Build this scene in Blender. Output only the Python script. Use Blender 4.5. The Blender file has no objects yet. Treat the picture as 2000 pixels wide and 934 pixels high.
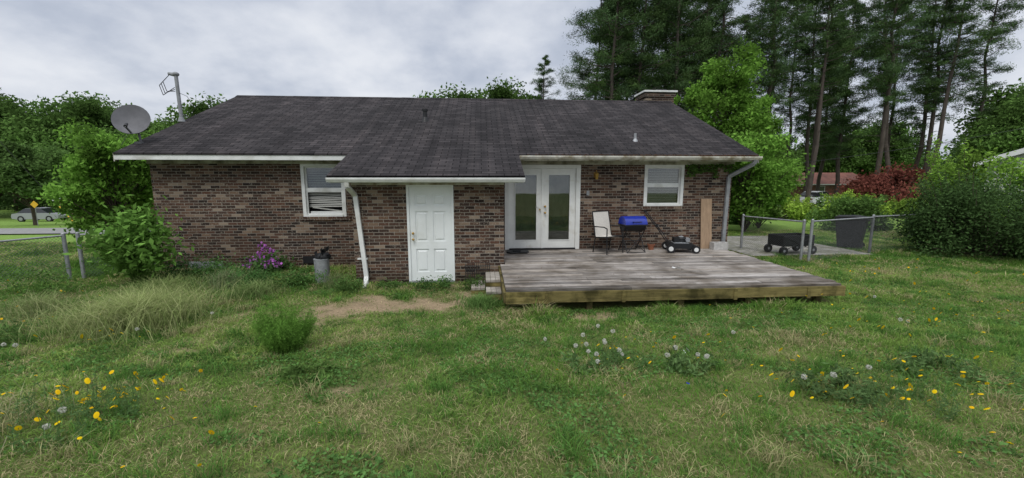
import bpy, math, random
import numpy as np
from mathutils import Vector
rng=np.random.default_rng(7); random.seed(7)
S=bpy.context.scene
# ------------------------------------------------------------------ helpers
def vnoise(x,y,scale,seed):
    r=np.random.default_rng(seed); G=r.random((64,64))
    x=np.asarray(x,float)/scale; y=np.asarray(y,float)/scale
    xi=np.floor(x).astype(int); yi=np.floor(y).astype(int); fx=x-xi; fy=y-yi
    fx=fx*fx*(3-2*fx); fy=fy*fy*(3-2*fy)
    g=lambda a,b:G[a%64,b%64]
    return (g(xi,yi)*(1-fx)+g(xi+1,yi)*fx)*(1-fy)+(g(xi,yi+1)*(1-fx)+g(xi+1,yi+1)*fx)*fy
def fbm(x,y,s,seed): return .55*vnoise(x,y,s,seed)+.3*vnoise(x,y,s*.45,seed+1)+.15*vnoise(x,y,s*.2,seed+2)
def ter(x,y):
    x=np.asarray(x,float); y=np.asarray(y,float)
    a=np.clip((7-y)/6,0,1); up=.4*a*a*(3-2*a)
    s=.066+(.02-.066)*np.clip((x+8)/14,0,1)
    dn=-s*np.clip(y-12,0,50)
    bump=(fbm(x,y,1.3,5)-.5)*.07
    near=np.clip((9.5-y)/2,0,1)
    return up+dn+bump*(near*.8+.2)
class MB:
    def __init__(s): s.V=[];s.F=[];s.n=0;s.C=[]
    def add(s,V,Fs,m=0,c=(1,1,1),smooth=False):
        V=np.asarray(V,float).reshape(-1,3); n=len(V)
        c=np.asarray(c,float); 
        if c.ndim==1: c=np.tile(c,(n,1))
        for F in Fs:
            F=np.asarray(F,int); 
            if F.ndim==1: F=F[None]
            s.F.append((F+s.n,m,smooth))
        s.V.append(V); s.C.append(c); s.n+=n
    def box(s,x0,x1,y0,y1,z0,z1,m=0,c=(1,1,1)):
        V=np.array([[x,y,z] for x in(x0,x1) for y in(y0,y1) for z in(z0,z1)],float)
        s.add(V,[[[0,1,3,2],[4,6,7,5],[0,4,5,1],[2,3,7,6],[0,2,6,4],[1,5,7,3]]],m,c)
    def obox(s,p0,p1,w,h,m=0,c=(1,1,1),up=(0,0,1)):
        p0=np.array(p0,float);p1=np.array(p1,float);d=p1-p0;L=np.linalg.norm(d);d/=L
        up=np.array(up,float); r=np.cross(d,up)
        if np.linalg.norm(r)<1e-4: r=np.cross(d,[0,1,0])
        r/=np.linalg.norm(r); u=np.cross(r,d)
        V=[p+r*a*w/2+u*b*h/2 for p in(p0,p1) for a in(-1,1) for b in(-1,1)]
        s.add(V,[[[0,1,3,2],[4,6,7,5],[0,4,5,1],[2,3,7,6],[0,2,6,4],[1,5,7,3]]],m,c)
    def prism(s,poly,axis,a0,a1,m=0,c=(1,1,1),smooth=False):
        n=len(poly);V=[]
        for a in(a0,a1):
            for p in poly:
                V.append((a,p[0],p[1]) if axis=='x' else (p[0],a,p[1]) if axis=='y' else (p[0],p[1],a))
        s.add(V,[[list(range(n))],[list(range(2*n-1,n-1,-1))],[[i,(i+1)%n,n+(i+1)%n,n+i] for i in range(n)]],m,c,smooth)
    def cyl(s,p0,p1,r0,r1=None,seg=10,m=0,c=(1,1,1),cap=True,smooth=True):
        if r1 is None:r1=r0
        p0=np.array(p0,float);p1=np.array(p1,float);d=p1-p0;d/=np.linalg.norm(d)+1e-9
        a=np.cross(d,[0,0,1]); 
        if np.linalg.norm(a)<1e-3:a=np.cross(d,[0,1,0])
        a/=np.linalg.norm(a);b=np.cross(d,a)
        t=np.arange(seg)*2*math.pi/seg
        ring=np.outer(np.cos(t),a)+np.outer(np.sin(t),b)
        V=np.concatenate([p0+ring*r0,p1+ring*r1])
        s.add(V,[[[i,(i+1)%seg,seg+(i+1)%seg,seg+i] for i in range(seg)]],m,c,smooth)
        if cap:
            s.add(V,[[list(range(seg))[::-1]],[list(range(seg,2*seg))]],m,c)
    def tube(s,P,r,seg=6,m=0,c=(1,1,1)):
        for i in range(len(P)-1): s.cyl(P[i],P[i+1],r,r,seg,m,c)
    def sph(s,o,rx,ry,rz,m=0,c=(1,1,1),seg=14,ring=8,t0=0,t1=math.pi):
        V=[];
        for j in range(ring+1):
            th=t0+(t1-t0)*j/ring
            for i in range(seg):
                ph=2*math.pi*i/seg
                V.append((o[0]+rx*math.sin(th)*math.cos(ph),o[1]+ry*math.sin(th)*math.sin(ph),o[2]+rz*math.cos(th)))
        F=[[j*seg+i,(j+1)*seg+i,(j+1)*seg+(i+1)%seg,j*seg+(i+1)%seg] for j in range(ring) for i in range(seg)]
        s.add(V,[F],m,c,True)
    def leaves(s,P,size,m=0,c=(1,1,1),asp=.5,flat=0.0):
        n=len(P); size=np.asarray(size)*np.ones(n)
        u=rng.normal(size=(n,3)); 
        nr=rng.normal(size=(n,3)); nr[:,2]+=flat*2
        u/=np.linalg.norm(u,axis=1)[:,None]
        v=np.cross(u,nr); v/=np.linalg.norm(v,axis=1)[:,None]+1e-9
        u=np.cross(v,nr); u/=np.linalg.norm(u,axis=1)[:,None]+1e-9
        a=u*size[:,None]; b=v*(size*asp)[:,None]
        V=np.stack([P-a,P-b*.9+a*.1,P+a,P+b*.9+a*.1],1).reshape(-1,3)
        F=np.arange(4*n).reshape(n,4)
        c=np.asarray(c,float)
        if c.ndim==2:c=np.repeat(c,4,0)
        s.add(V,[F],m,c)
    def blades(s,X,Y,Z,h,w,lean,c,m=0):
        n=len(X); ang=rng.random(n)*2*math.pi; la=rng.random(n)*2*math.pi
        P=np.stack([X,Y,Z],1); side=np.stack([np.cos(ang),np.sin(ang),0*ang],1)*(w/2)[:,None]
        ld=np.stack([np.cos(la),np.sin(la),0*la],1)*(lean*h)[:,None]
        hz=np.zeros((n,3)); hz[:,2]=h
        V=np.stack([P-side,P+side,P+hz*.55+ld*.3+side*.8,P+hz*.55+ld*.3-side*.8,P+hz*(1-.25*lean[:,None])+ld],1).reshape(-1,3)
        i=np.arange(n)*5
        Q=np.stack([i,i+1,i+2,i+3],1); T=np.stack([i+3,i+2,i+4],1)
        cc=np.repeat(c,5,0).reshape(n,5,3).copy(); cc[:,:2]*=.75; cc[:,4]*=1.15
        s.add(V,[Q,T],m,cc.reshape(-1,3))
    def build(s,name,mats,parent=None,loc=None):
        V=np.concatenate(s.V);C=np.concatenate(s.C)
        me=bpy.data.meshes.new(name)
        me.vertices.add(len(V)); me.vertices.foreach_set('co',V.astype(np.float32).ravel())
        L=np.concatenate([f.ravel() for f,_,_ in s.F]); tot=np.concatenate([np.full(len(f),f.shape[1]) for f,_,_ in s.F])
        st=np.concatenate([[0],np.cumsum(tot)[:-1]])
        me.loops.add(len(L)); me.loops.foreach_set('vertex_index',L.astype(np.int32))
        me.polygons.add(len(tot)); me.polygons.foreach_set('loop_start',st.astype(np.int32))
        try: me.polygons.foreach_set('loop_total',tot.astype(np.int32))
        except Exception: pass
        me.polygons.foreach_set('material_index',np.concatenate([np.full(len(f),m) for f,m,_ in s.F]).astype(np.int32))
        me.polygons.foreach_set('use_smooth',np.concatenate([np.full(len(f),sm) for f,_,sm in s.F]))
        at=me.color_attributes.new('Col','FLOAT_COLOR','POINT')
        at.data.foreach_set('color',np.concatenate([C,np.ones((len(C),1))],1).astype(np.float32).ravel())
        me.update(calc_edges=True); me.validate()
        for m in mats: me.materials.append(m)
        o=bpy.data.objects.new(name,me); S.collection.objects.link(o)
        if parent:o.parent=parent
        if loc:o.location=loc
        return o
def empty(name):
    o=bpy.data.objects.new(name,None); S.collection.objects.link(o); return o
def newmat(name):
    m=bpy.data.materials.new(name); m.use_nodes=True; nt=m.node_tree
    b=nt.nodes['Principled BSDF']; return m,nt,b
def N(nt,t,**k):
    n=nt.nodes.new(t)
    for a,v in k.items():
        if a in n.inputs: n.inputs[a].default_value=v
        else: setattr(n,a,v)
    return n
def ramp(nt,fac,stops,interp='LINEAR'):
    r=nt.nodes.new('ShaderNodeValToRGB'); r.color_ramp.interpolation=interp
    e=r.color_ramp.elements
    while len(e)>1: e.remove(e[-1])
    for i,(p,c) in enumerate(stops):
        if i==0: el=e[0]; el.position=p
        else: el=e.new(p)
        el.color=(*c,1)
    nt.links.new(fac,r.inputs[0]); return r.outputs[0]
def mixc(nt,a,b,f,mode='MIX'):
    n=nt.nodes.new('ShaderNodeMix'); n.data_type='RGBA'; n.blend_type=mode
    for i,v in ((6,a),(7,b),(0,f)):
        if hasattr(v,'links') or hasattr(v,'is_linked'): nt.links.new(v,n.inputs[i])
        else: n.inputs[i].default_value=(*v,1) if isinstance(v,tuple) else v
    return n.outputs[2]
def simple(name,col,rough=.6,var=.25,scale=8,metal=0,bump=0,usecol=False,stretch=(1,1,1),spec=.4,stain=None):
    m,nt,b=newmat(name)
    tc=N(nt,'ShaderNodeTexCoord'); mp=N(nt,'ShaderNodeMapping'); mp.inputs['Scale'].default_value=stretch
    nt.links.new(tc.outputs['Object'],mp.inputs[0])
    no=N(nt,'ShaderNodeTexNoise',Scale=scale,Detail=6.0,Roughness=.65); nt.links.new(mp.outputs[0],no.inputs['Vector'])
    d=tuple(c*(1-var) for c in col); l=tuple(min(1,c*(1+var)) for c in col)
    c=ramp(nt,no.outputs[0],[(.3,d),(.7,l)])
    if stain:
        sc,lo,hi,dk=stain
        n2=N(nt,'ShaderNodeTexNoise',Scale=sc,Detail=5.0,Roughness=.6); nt.links.new(tc.outputs['Object'],n2.inputs['Vector'])
        c=mixc(nt,c,ramp(nt,n2.outputs[0],[(lo,dk),(hi,(1,1,1))]),1.0,'MULTIPLY')
    if usecol:
        at=N(nt,'ShaderNodeAttribute',attribute_name='Col'); c=mixc(nt,c,at.outputs['Color'],1.0,'MULTIPLY')
    nt.links.new(c,b.inputs['Base Color']); b.inputs['Roughness'].default_value=rough; b.inputs['Metallic'].default_value=metal
    b.inputs['Specular IOR Level'].default_value=spec
    if bump:
        bp=N(nt,'ShaderNodeBump',Strength=bump,Distance=.02); nt.links.new(no.outputs[0],bp.inputs['Height']); nt.links.new(bp.outputs[0],b.inputs['Normal'])
    return m
def leafmat(name,trans=.3):
    m=bpy.data.materials.new(name); m.use_nodes=True; nt=m.node_tree; nt.nodes.clear()
    out=N(nt,'ShaderNodeOutputMaterial'); at=N(nt,'ShaderNodeAttribute',attribute_name='Col')
    d=N(nt,'ShaderNodeBsdfDiffuse'); t=N(nt,'ShaderNodeBsdfTranslucent'); mx=N(nt,'ShaderNodeMixShader',Fac=trans)
    nt.links.new(at.outputs['Color'],d.inputs[0]); nt.links.new(at.outputs['Color'],t.inputs[0])
    nt.links.new(d.outputs[0],mx.inputs[1]); nt.links.new(t.outputs[0],mx.inputs[2]); nt.links.new(mx.outputs[0],out.inputs[0])
    return m
# ------------------------------------------------------------------ materials
def brickmat(name,stops,mortar,bw=.21,rh=.0677):
    m,nt,b=newmat(name)
    tc=N(nt,'ShaderNodeTexCoord'); sp=N(nt,'ShaderNodeSeparateXYZ'); nt.links.new(tc.outputs['Object'],sp.inputs[0])
    ad=N(nt,'ShaderNodeMath',operation='ADD'); nt.links.new(sp.outputs[0],ad.inputs[0]); nt.links.new(sp.outputs[1],ad.inputs[1])
    cb=N(nt,'ShaderNodeCombineXYZ'); nt.links.new(ad.outputs[0],cb.inputs[0]); nt.links.new(sp.outputs[2],cb.inputs[1])
    br=N(nt,'ShaderNodeTexBrick'); br.inputs['Scale'].default_value=1
    br.inputs['Color1'].default_value=(0,0,0,1);br.inputs['Color2'].default_value=(1,1,1,1);br.inputs['Mortar'].default_value=(.5,.5,.5,1)
    br.inputs['Brick Width'].default_value=bw;br.inputs['Row Height'].default_value=rh;br.inputs['Mortar Size'].default_value=.0055;br.inputs['Mortar Smooth'].default_value=.2
    nt.links.new(cb.outputs[0],br.inputs['Vector'])
    c=ramp(nt,br.outputs['Color'],stops)
    n1=N(nt,'ShaderNodeTexNoise',Scale=26.0,Detail=4.0,Roughness=.7); nt.links.new(tc.outputs['Object'],n1.inputs['Vector'])
    blot=ramp(nt,n1.outputs[0],[(.57,(0,0,0)),(.66,(1,1,1))])
    n4=N(nt,'ShaderNodeTexNoise',Scale=1.1,Detail=3.0); nt.links.new(tc.outputs['Object'],n4.inputs['Vector'])
    bl=N(nt,'ShaderNodeMath',operation='MULTIPLY'); nt.links.new(blot,bl.inputs[0]); nt.links.new(ramp(nt,n4.outputs[0],[(.35,(.25,.25,.25)),(.6,(.85,.85,.85))]),bl.inputs[1])
    c=mixc(nt,c,(.40,.35,.285),bl.outputs[0])
    c=mixc(nt,c,mortar,br.outputs['Fac'])
    n2=N(nt,'ShaderNodeTexNoise',Scale=.7,Detail=5.0,Roughness=.6); nt.links.new(tc.outputs['Object'],n2.inputs['Vector'])
    st=ramp(nt,n2.outputs[0],[(.3,(.70,.68,.65)),(.6,(1.05,1.04,1.02))])
    c=mixc(nt,c,st,1.0,'MULTIPLY')
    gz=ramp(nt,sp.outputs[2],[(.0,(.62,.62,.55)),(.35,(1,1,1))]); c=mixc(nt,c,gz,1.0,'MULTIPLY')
    nt.links.new(c,b.inputs['Base Color']); b.inputs['Roughness'].default_value=.9; b.inputs['Specular IOR Level'].default_value=.15
    inv=N(nt,'ShaderNodeMath',operation='SUBTRACT'); inv.inputs[0].default_value=1; nt.links.new(br.outputs['Fac'],inv.inputs[1])
    bp=N(nt,'ShaderNodeBump',Strength=.6,Distance=.008); nt.links.new(inv.outputs[0],bp.inputs['Height']); nt.links.new(bp.outputs[0],b.inputs['Normal'])
    return m
M_brick=brickmat('brick',[(0,(.026,.019,.017)),(.3,(.056,.035,.027)),(.5,(.105,.055,.038)),(.68,(.066,.044,.035)),(.82,(.15,.092,.062)),(.93,(.26,.205,.155)),(1,(.105,.062,.043))],(.27,.25,.215))
M_brick2=brickmat('red_brick',[(0,(.12,.05,.035)),(1,(.24,.10,.07))],(.25,.22,.2))
def shingle():
    m,nt,b=newmat('asphalt_shingle')
    tc=N(nt,'ShaderNodeTexCoord'); sp=N(nt,'ShaderNodeSeparateXYZ'); nt.links.new(tc.outputs['Object'],sp.inputs[0])
    sc=N(nt,'ShaderNodeMath',operation='MULTIPLY'); nt.links.new(sp.outputs[1],sc.inputs[0]); sc.inputs[1].default_value=1.088
    cb=N(nt,'ShaderNodeCombineXYZ'); nt.links.new(sp.outputs[0],cb.inputs[0]); nt.links.new(sc.outputs[0],cb.inputs[1])
    br=N(nt,'ShaderNodeTexBrick'); br.inputs['Scale'].default_value=1
    br.inputs['Color1'].default_value=(0,0,0,1);br.inputs['Color2'].default_value=(1,1,1,1);br.inputs['Mortar'].default_value=(.5,.5,.5,1)
    br.inputs['Brick Width'].default_value=.305;br.inputs['Row Height'].default_value=.142;br.inputs['Mortar Size'].default_value=.009
    nt.links.new(cb.outputs[0],br.inputs['Vector'])
    c=ramp(nt,br.outputs['Color'],[(0,(.027,.0245,.026)),(.5,(.039,.0355,.0375)),(1,(.054,.049,.051))])
    c=mixc(nt,c,(.006,.0055,.0055),br.outputs['Fac'])
    n=N(nt,'ShaderNodeTexNoise',Scale=160.0,Detail=3.0); nt.links.new(tc.outputs['Object'],n.inputs['Vector'])
    c=mixc(nt,c,ramp(nt,n.outputs[0],[(.3,(.65,.65,.65)),(.7,(1.3,1.3,1.3))]),1.0,'MULTIPLY')
    mp=N(nt,'ShaderNodeMapping'); mp.inputs['Scale'].default_value=(2.6,.14,.14); nt.links.new(tc.outputs['Object'],mp.inputs[0])
    n2=N(nt,'ShaderNodeTexNoise',Scale=1.6,Detail=6.0,Roughness=.65); nt.links.new(mp.outputs[0],n2.inputs['Vector'])
    c=mixc(nt,c,ramp(nt,n2.outputs[0],[(.32,(.68,.68,.68)),(.5,(1,1,.99)),(.7,(1.45,1.40,1.34))]),1.0,'MULTIPLY')
    n3=N(nt,'ShaderNodeTexNoise',Scale=.5,Detail=4.0); nt.links.new(tc.outputs['Object'],n3.inputs['Vector'])
    c=mixc(nt,c,ramp(nt,n3.outputs[0],[(.35,(.8,.8,.8)),(.65,(1.2,1.17,1.17))]),1.0,'MULTIPLY')
    nt.links.new(c,b.inputs['Base Color']); b.inputs['Roughness'].default_value=.9; b.inputs['Specular IOR Level'].default_value=.12
    inv=N(nt,'ShaderNodeMath',operation='SUBTRACT'); inv.inputs[0].default_value=1; nt.links.new(br.outputs['Fac'],inv.inputs[1])
    bp=N(nt,'ShaderNodeBump',Strength=.7,Distance=.01); nt.links.new(inv.outputs[0],bp.inputs['Height']); nt.links.new(bp.outputs[0],b.inputs['Normal'])
    return m
M_sh=shingle()
M_white=simple('white_paint',(.68,.69,.67),.5,.12,3,stain=(2.5,.3,.5,(.75,.74,.70)))
M_door=simple('door_white_paint',(.76,.79,.78),.45,.05,2,stain=(1.5,.3,.45,(.88,.88,.86)))
M_fdoor=simple('old_white_paint',(.70,.71,.68),.5,.08,4,stain=(3,.26,.42,(.78,.75,.68)))
M_dirtyw=simple('weathered_white_paint',(.52,.51,.45),.7,.3,5,stain=(4,.35,.55,(.5,.44,.34)))
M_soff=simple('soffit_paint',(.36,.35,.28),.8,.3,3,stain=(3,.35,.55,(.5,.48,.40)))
M_dark=simple('dark_interior',(.012,.012,.013),.8,.2,3)
M_blind=simple('blind_slats',(.38,.38,.35),.6,.15,20)
M_blindd=simple('door_blind',(.17,.17,.13),.6,.3,6,stretch=(1,1,.5))
M_black=simple('black_metal',(.012,.012,.013),.5,.3,10)
M_blackp=simple('black_plastic',(.014,.015,.016),.55,.2,6,spec=.3)
M_grey=simple('galvanised_metal',(.32,.33,.34),.5,.25,12,metal=.4)
M_wire=simple('chain_link_wire',(.14,.145,.15),.6,.25,12,metal=.3)
M_dish=simple('dish_grey_enamel',(.11,.11,.12),.6,.2,5)
M_greyp=simple('grey_paint',(.24,.25,.26),.6,.25,8)
M_conc=simple('concrete',(.42,.41,.39),.9,.25,14,bump=.3)
M_wood=simple('weathered_deck_wood',(.355,.325,.295),.9,.65,3.2,usecol=True,stretch=(.8,11,11),bump=.3,spec=.15,stain=(1.3,.36,.58,(.46,.43,.39)))
M_woodg=simple('treated_fascia_wood',(.19,.155,.065),.85,.55,2.5,usecol=True,stretch=(.7,6,6),bump=.3,spec=.2,stain=(3.0,.38,.55,(.34,.36,.30)))
M_plank=simple('plank_wood',(.32,.22,.14),.8,.25,4,stretch=(6,6,.6))
M_brass=simple('brass',(.45,.28,.08),.35,.2,10,metal=.8)
M_blue=simple('blue_enamel',(.012,.03,.30),.25,.15,4,spec=.6)
M_sling=simple('sling_fabric',(.60,.57,.52),.8,.1,30)
M_terra=simple('terracotta',(.28,.11,.06),.85,.2,10)
M_asph=simple('asphalt',(.24,.238,.23),.95,.25,4,bump=.2)
M_grav=simple('gravel',(.28,.27,.245),.95,.45,9,bump=.6,spec=.1,stain=(1.5,.35,.6,(.6,.62,.5)))
M_bark=simple('bark',(.085,.065,.05),.95,.4,4,stretch=(3,3,.6),bump=.5)
M_barkp=simple('pine_bark',(.07,.055,.047),.95,.4,2,stretch=(3,3,.6),bump=.5)
M_leaf=leafmat('leaf'); M_needle=leafmat('needle',.15); M_grass=leafmat('grass_blade',.35)
M_flower=leafmat('petal',.3)
M_carw=simple('white_car_paint',(.6,.61,.62),.25,.04,2,spec=.6)
M_cars=simple('silver_car_paint',(.30,.31,.33),.25,.05,2,spec=.6)
M_rust=simple('rusty_roof',(.20,.08,.055),.8,.5,.6)
M_yel=simple('yellow_paint',(.70,.42,.03),.5,.1,5)
M_siding=simple('pale_siding',(.45,.47,.43),.7,.08,4)
m,nt,b=newmat('window_glass'); nt.nodes.remove(b); out=nt.nodes['Material Output']
tr=N(nt,'ShaderNodeBsdfTransparent'); gl=N(nt,'ShaderNodeBsdfGlossy',Roughness=.02); lw=N(nt,'ShaderNodeFresnel',IOR=1.5)
mm=N(nt,'ShaderNodeMath',operation='ADD'); mm.inputs[1].default_value=.06; nt.links.new(lw.outputs[0],mm.inputs[0])
mx=N(nt,'ShaderNodeMixShader'); nt.links.new(mm.outputs[0],mx.inputs[0]); nt.links.new(tr.outputs[0],mx.inputs[1]); nt.links.new(gl.outputs[0],mx.inputs[2]); nt.links.new(mx.outputs[0],out.inputs[0])
tr.inputs[0].default_value=(.80,.84,.82,1)
M_glass=m
M_cglass=simple('car_glass',(.015,.018,.02),.08,.1,3,spec=.7)
# ------------------------------------------------------------------ ground
def blob(x,y,cx,cy,rx,ry): return np.exp(-(((x-cx)/rx)**2+((y-cy)/ry)**2))
def dirt(x,y):
    B=lambda *a: blob(x,y,*a)
    n=.5*fbm(x,y,.7,31)+.5*fbm(x,y,.22,37)
    d=1.0*B(-1.7,7.1,1.7,.75)+.75*B(-.5,7.9,.8,.7)+.65*B(1.7,6.35,1.3,.32)+.55*B(-1.0,3.75,.6,.28)+.38*B(-2.3,3.9,.7,.3)+.36*B(.9,4.3,.6,.3)+.36*B(-3.8,5.2,1.0,.5)+.33*B(-3.3,3.6,.5,.3)+.6*B(-2.9,6.5,1.1,.5)+.65*B(-4.4,9.7,2.4,.4)+.3*B(4,5.2,1.2,.4)
    return np.clip((d+(n-.5)*2.6-.50)*1.35,0,1)*np.clip(d*2.5,0,1)
def axis(a,b,step,lo,hi):
    c=list(np.arange(a,b,step)); v=b;s=step
    while v<hi: c.append(v); s=min(s*1.25,40); v+=s
    c.append(hi); v=a-step;s=step; l=[]
    while v>lo: l.append(v); s=min(s*1.25,40); v-=s
    l.append(lo); return np.array(sorted(l)+c)
gx=axis(-12,15,.08,-400,400); gy=axis(0,14,.08,-30,500)
XX,YY=np.meshgrid(gx,gy,indexing='ij'); ZZ=ter(XX,YY)
nx,ny=len(gx),len(gy)
idx=np.arange(nx*ny).reshape(nx,ny)
F=np.stack([idx[:-1,:-1],idx[1:,:-1],idx[1:,1:],idx[:-1,1:]],-1).reshape(-1,4)
D=dirt(XX,YY)[...,None]; g=fbm(XX,YY,1.1,77)[...,None]
gc=np.array([.085,.125,.034])*(1-g)+np.array([.18,.18,.075])*g
far=np.clip((YY-11)/4,0,1)[...,None]; gf=np.array([.18,.29,.065])*(.75+.5*g)
gc=gc*(1-far)+gf*far
gc=gc*(1-D)+np.array([.31,.235,.155])*(.75+.5*fbm(XX,YY,.3,55)[...,None])*D
mb=MB(); mb.add(np.stack([XX,YY,ZZ],-1).reshape(-1,3),[F],0,gc.reshape(-1,3),True)
m,nt,b=newmat('soil_and_turf'); at=N(nt,'ShaderNodeAttribute',attribute_name='Col'); tc=N(nt,'ShaderNodeTexCoord')
n=N(nt,'ShaderNodeTexNoise',Scale=22.0,Detail=8.0,Roughness=.75); nt.links.new(tc.outputs['Object'],n.inputs['Vector'])
c=mixc(nt,at.outputs['Color'],ramp(nt,n.outputs[0],[(.3,(.5,.48,.45)),(.7,(1.4,1.4,1.35))]),1.0,'MULTIPLY')
nt.links.new(c,b.inputs['Base Color']); b.inputs['Roughness'].default_value=1; b.inputs['Specular IOR Level'].default_value=.1
bp=N(nt,'ShaderNodeBump',Strength=.8,Distance=.03); nt.links.new(n.outputs[0],bp.inputs['Height']); nt.links.new(bp.outputs[0],b.inputs['Normal'])
mb.build('ground',[m])
def strip(name,mat,xs,ys,off):
    X,Y=np.meshgrid(xs,ys,indexing='ij'); Z=ter(X,Y)+off
    i=np.arange(X.size).reshape(X.shape); F=np.stack([i[:-1,:-1],i[1:,:-1],i[1:,1:],i[:-1,1:]],-1).reshape(-1,4)
    q=MB(); q.add(np.stack([X,Y,Z],-1).reshape(-1,3),[F],0,(1,1,1),True)
    return q.build(name,[mat])
strip('road',M_asph,np.arange(-120,8,1.5),np.linspace(24,31,8),.06)
strip('driveway',M_grav,np.linspace(7.6,11.3,20),np.linspace(11.0,15.5,20),.035)
strip('driveway',M_asph,np.linspace(24,60,24),np.linspace(38,44,6),.06)
# ------------------------------------------------------------------ grass
def grasscol(x,y,n):
    a=fbm(x,y,1.8,11); b=fbm(x,y,.55,21); e=fbm(x,y,3.2,91)
    r=rng.random(n)
    g1=np.array([.130,.258,.046]); g2=np.array([.262,.378,.092]); st=np.array([.48,.42,.23]); dk=np.array([.070,.152,.033])
    t=np.clip((a-.40)*2.8+(r-.5)*.6,0,1)[:,None]
    c=g1*(1-t)+g2*t
    k=(rng.random(n)<np.clip(.08+1.6*(b-.48)+.6*(e-.5)+.5*dirt(x,y),.02,.7))[:,None]; c=np.where(k,st*(.7+.5*r[:,None]),c)
    k=(b<.40)[:,None]; c=np.where(k&(rng.random(n)<.75)[:,None],dk*(.8+.7*r[:,None]),c)
    return c*(.75+.5*rng.random(n))[:,None]
n=740000
Y=1.2+rng.random(n)**.95*16.3; X=(rng.random(n)*2-1)*(1.32*Y+2.6)+.08*Y
keep=np.ones(n,bool)
keep&=~((X>-7.75)&(X<6.5)&(Y>10.4)); keep&=~((X>-2.68)&(X<.49)&(Y>8.75)); keep&=~((X>.38)&(X<6.27)&(Y>6.75))
DD=dirt(X,Y)
keep&=~((X>7.6)&(X<11.3)&(Y>11.0)&(Y<15.5)); keep&=rng.random(n)>np.minimum(DD*1.25,.95)
X=X[keep];Y=Y[keep];DD=DD[keep];n=len(X)
L=fbm(X,Y,1.0,41)
h=(.020+.036*rng.random(n)+.15*np.clip(L-.5,0,1)*rng.random(n)*2)*(1+.03*Y)*(1-.5*DD)
hw=np.clip(1-np.abs(Y-6.4)/.25,0,1)*(X>.3)*(X<6.4); h*=1+1.8*hw*fbm(X,Y,.3,61)*1.6
h*=np.where((Y>9.6)&(X<-2.6),1+2*fbm(X,Y,.5,63),1); h*=np.where((X>6.6)&(Y>8),1.3,1)
w=.0028+.0010*Y*(.7+.6*rng.random(n))
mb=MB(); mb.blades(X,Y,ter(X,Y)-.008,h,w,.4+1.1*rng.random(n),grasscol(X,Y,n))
T=1700; ty=1.5+rng.random(T)*10; tx=(rng.random(T)*2-1)*(1.3*ty+2)
ok=~(((tx>-2.8)&(tx<.6)&(ty>7.8))|((tx>.3)&(tx<6.4)&(ty>6.3))|((tx>-7.8)&(tx<6.5)&(ty>10.2)))&(dirt(tx,ty)<.4)
tx=tx[ok];ty=ty[ok]
k=45; X=np.repeat(tx,k)+rng.normal(size=len(tx)*k)*.055; Y=np.repeat(ty,k)+rng.normal(size=len(tx)*k)*.055
th=np.repeat(.05+.14*rng.random(len(tx))**2.5,k); tcol=np.repeat(np.where(rng.random(len(tx))[:,None]<.75,np.array([[.12,.25,.055]]),np.array([[.38,.36,.18]])),k,0)
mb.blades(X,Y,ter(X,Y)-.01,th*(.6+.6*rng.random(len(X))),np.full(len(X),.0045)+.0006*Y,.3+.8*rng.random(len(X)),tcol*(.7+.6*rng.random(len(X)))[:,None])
mb.build('grass',[M_grass])
n=120000; Y=1.6+rng.random(n)*9; X=(rng.random(n)*2-1)*(1.3*Y+2)
f=fbm(X,Y,.8,131); ok=(f>.57)&~((X>-2.68)&(X<.49)&(Y>8.7))&~((X>.3)&(X<6.3)&(Y>6.6))&(dirt(X,Y)<.3)&~((X>-7.8)&(Y>10.3))
X=X[ok];Y=Y[ok]; q=MB(); q.leaves(np.stack([X,Y,ter(X,Y)+.012+.035*rng.random(len(X))],1),.010+.012*rng.random(len(X)),0,np.array([.10,.20,.055])*(.55+.9*rng.random(len(X)))[:,None],.7,1.2)
q.build('clover_patches',[M_leaf])
q=MB()
for i in range(30):
    x,y=random.uniform(-4,5),random.uniform(2.7,6.2)
    if i<10: x,y=random.uniform(-2.8,-.4),random.uniform(6.6,7.8)
    a=random.random()*6.28; L=random.uniform(.05,.16); z=float(ter(x,y))+.02
    q.cyl((x,y,z),(x+L*math.cos(a),y+L*math.sin(a),z+.01),.003,.002,5,0)
q.build('fallen_twigs',[M_bark])
def tuftobj(cx,cy,n,r,h,w,lean,col,col2):
    q=MB(); rr=np.abs(rng.normal(size=n))*r*.5; a=rng.random(n)*6.283
    X=cx+rr*np.cos(a);Y=cy+rr*np.sin(a)
    t=rng.random(n)[:,None]; c=np.array(col)*(1-t)+np.array(col2)*t
    q.blades(X,Y,ter(X,Y)-.02,h*(.45+.6*rng.random(n)),np.full(n,w),lean*(.4+rng.random(n)),c*(.7+.6*rng.random(n))[:,None])
    return q
GS=(.10,.18,.04)
def leafy(q,cx,cy,z0,rx,ry,hz,n,size,col,clumps=14,stems=True,asp=.5):
    for i in range(clumps):
        a=random.random()*6.283; rr=math.sqrt(random.random())
        px,py,pz=cx+rx*rr*math.cos(a),cy+ry*rr*math.sin(a),z0+hz*(.25+.7*random.random()*(1-.45*rr))
        if stems: q.cyl((cx+.2*(px-cx),cy+.2*(py-cy),z0-.03),(px,py,pz),.004+.003*hz,.002,4,1,GS)
        k=n//clumps; s=min(rx,hz)*.33
        P=np.array([px,py,pz])+rng.normal(size=(k,3))*np.array([s,s,s*.75])
        P[:,2]=np.maximum(P[:,2],z0)
        br=(.6+.7*random.random())
        q.leaves(P,size*(.6+.7*rng.random(k)),0,np.array(col)*br*(.75+.5*rng.random(k))[:,None],asp,.4)
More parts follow.
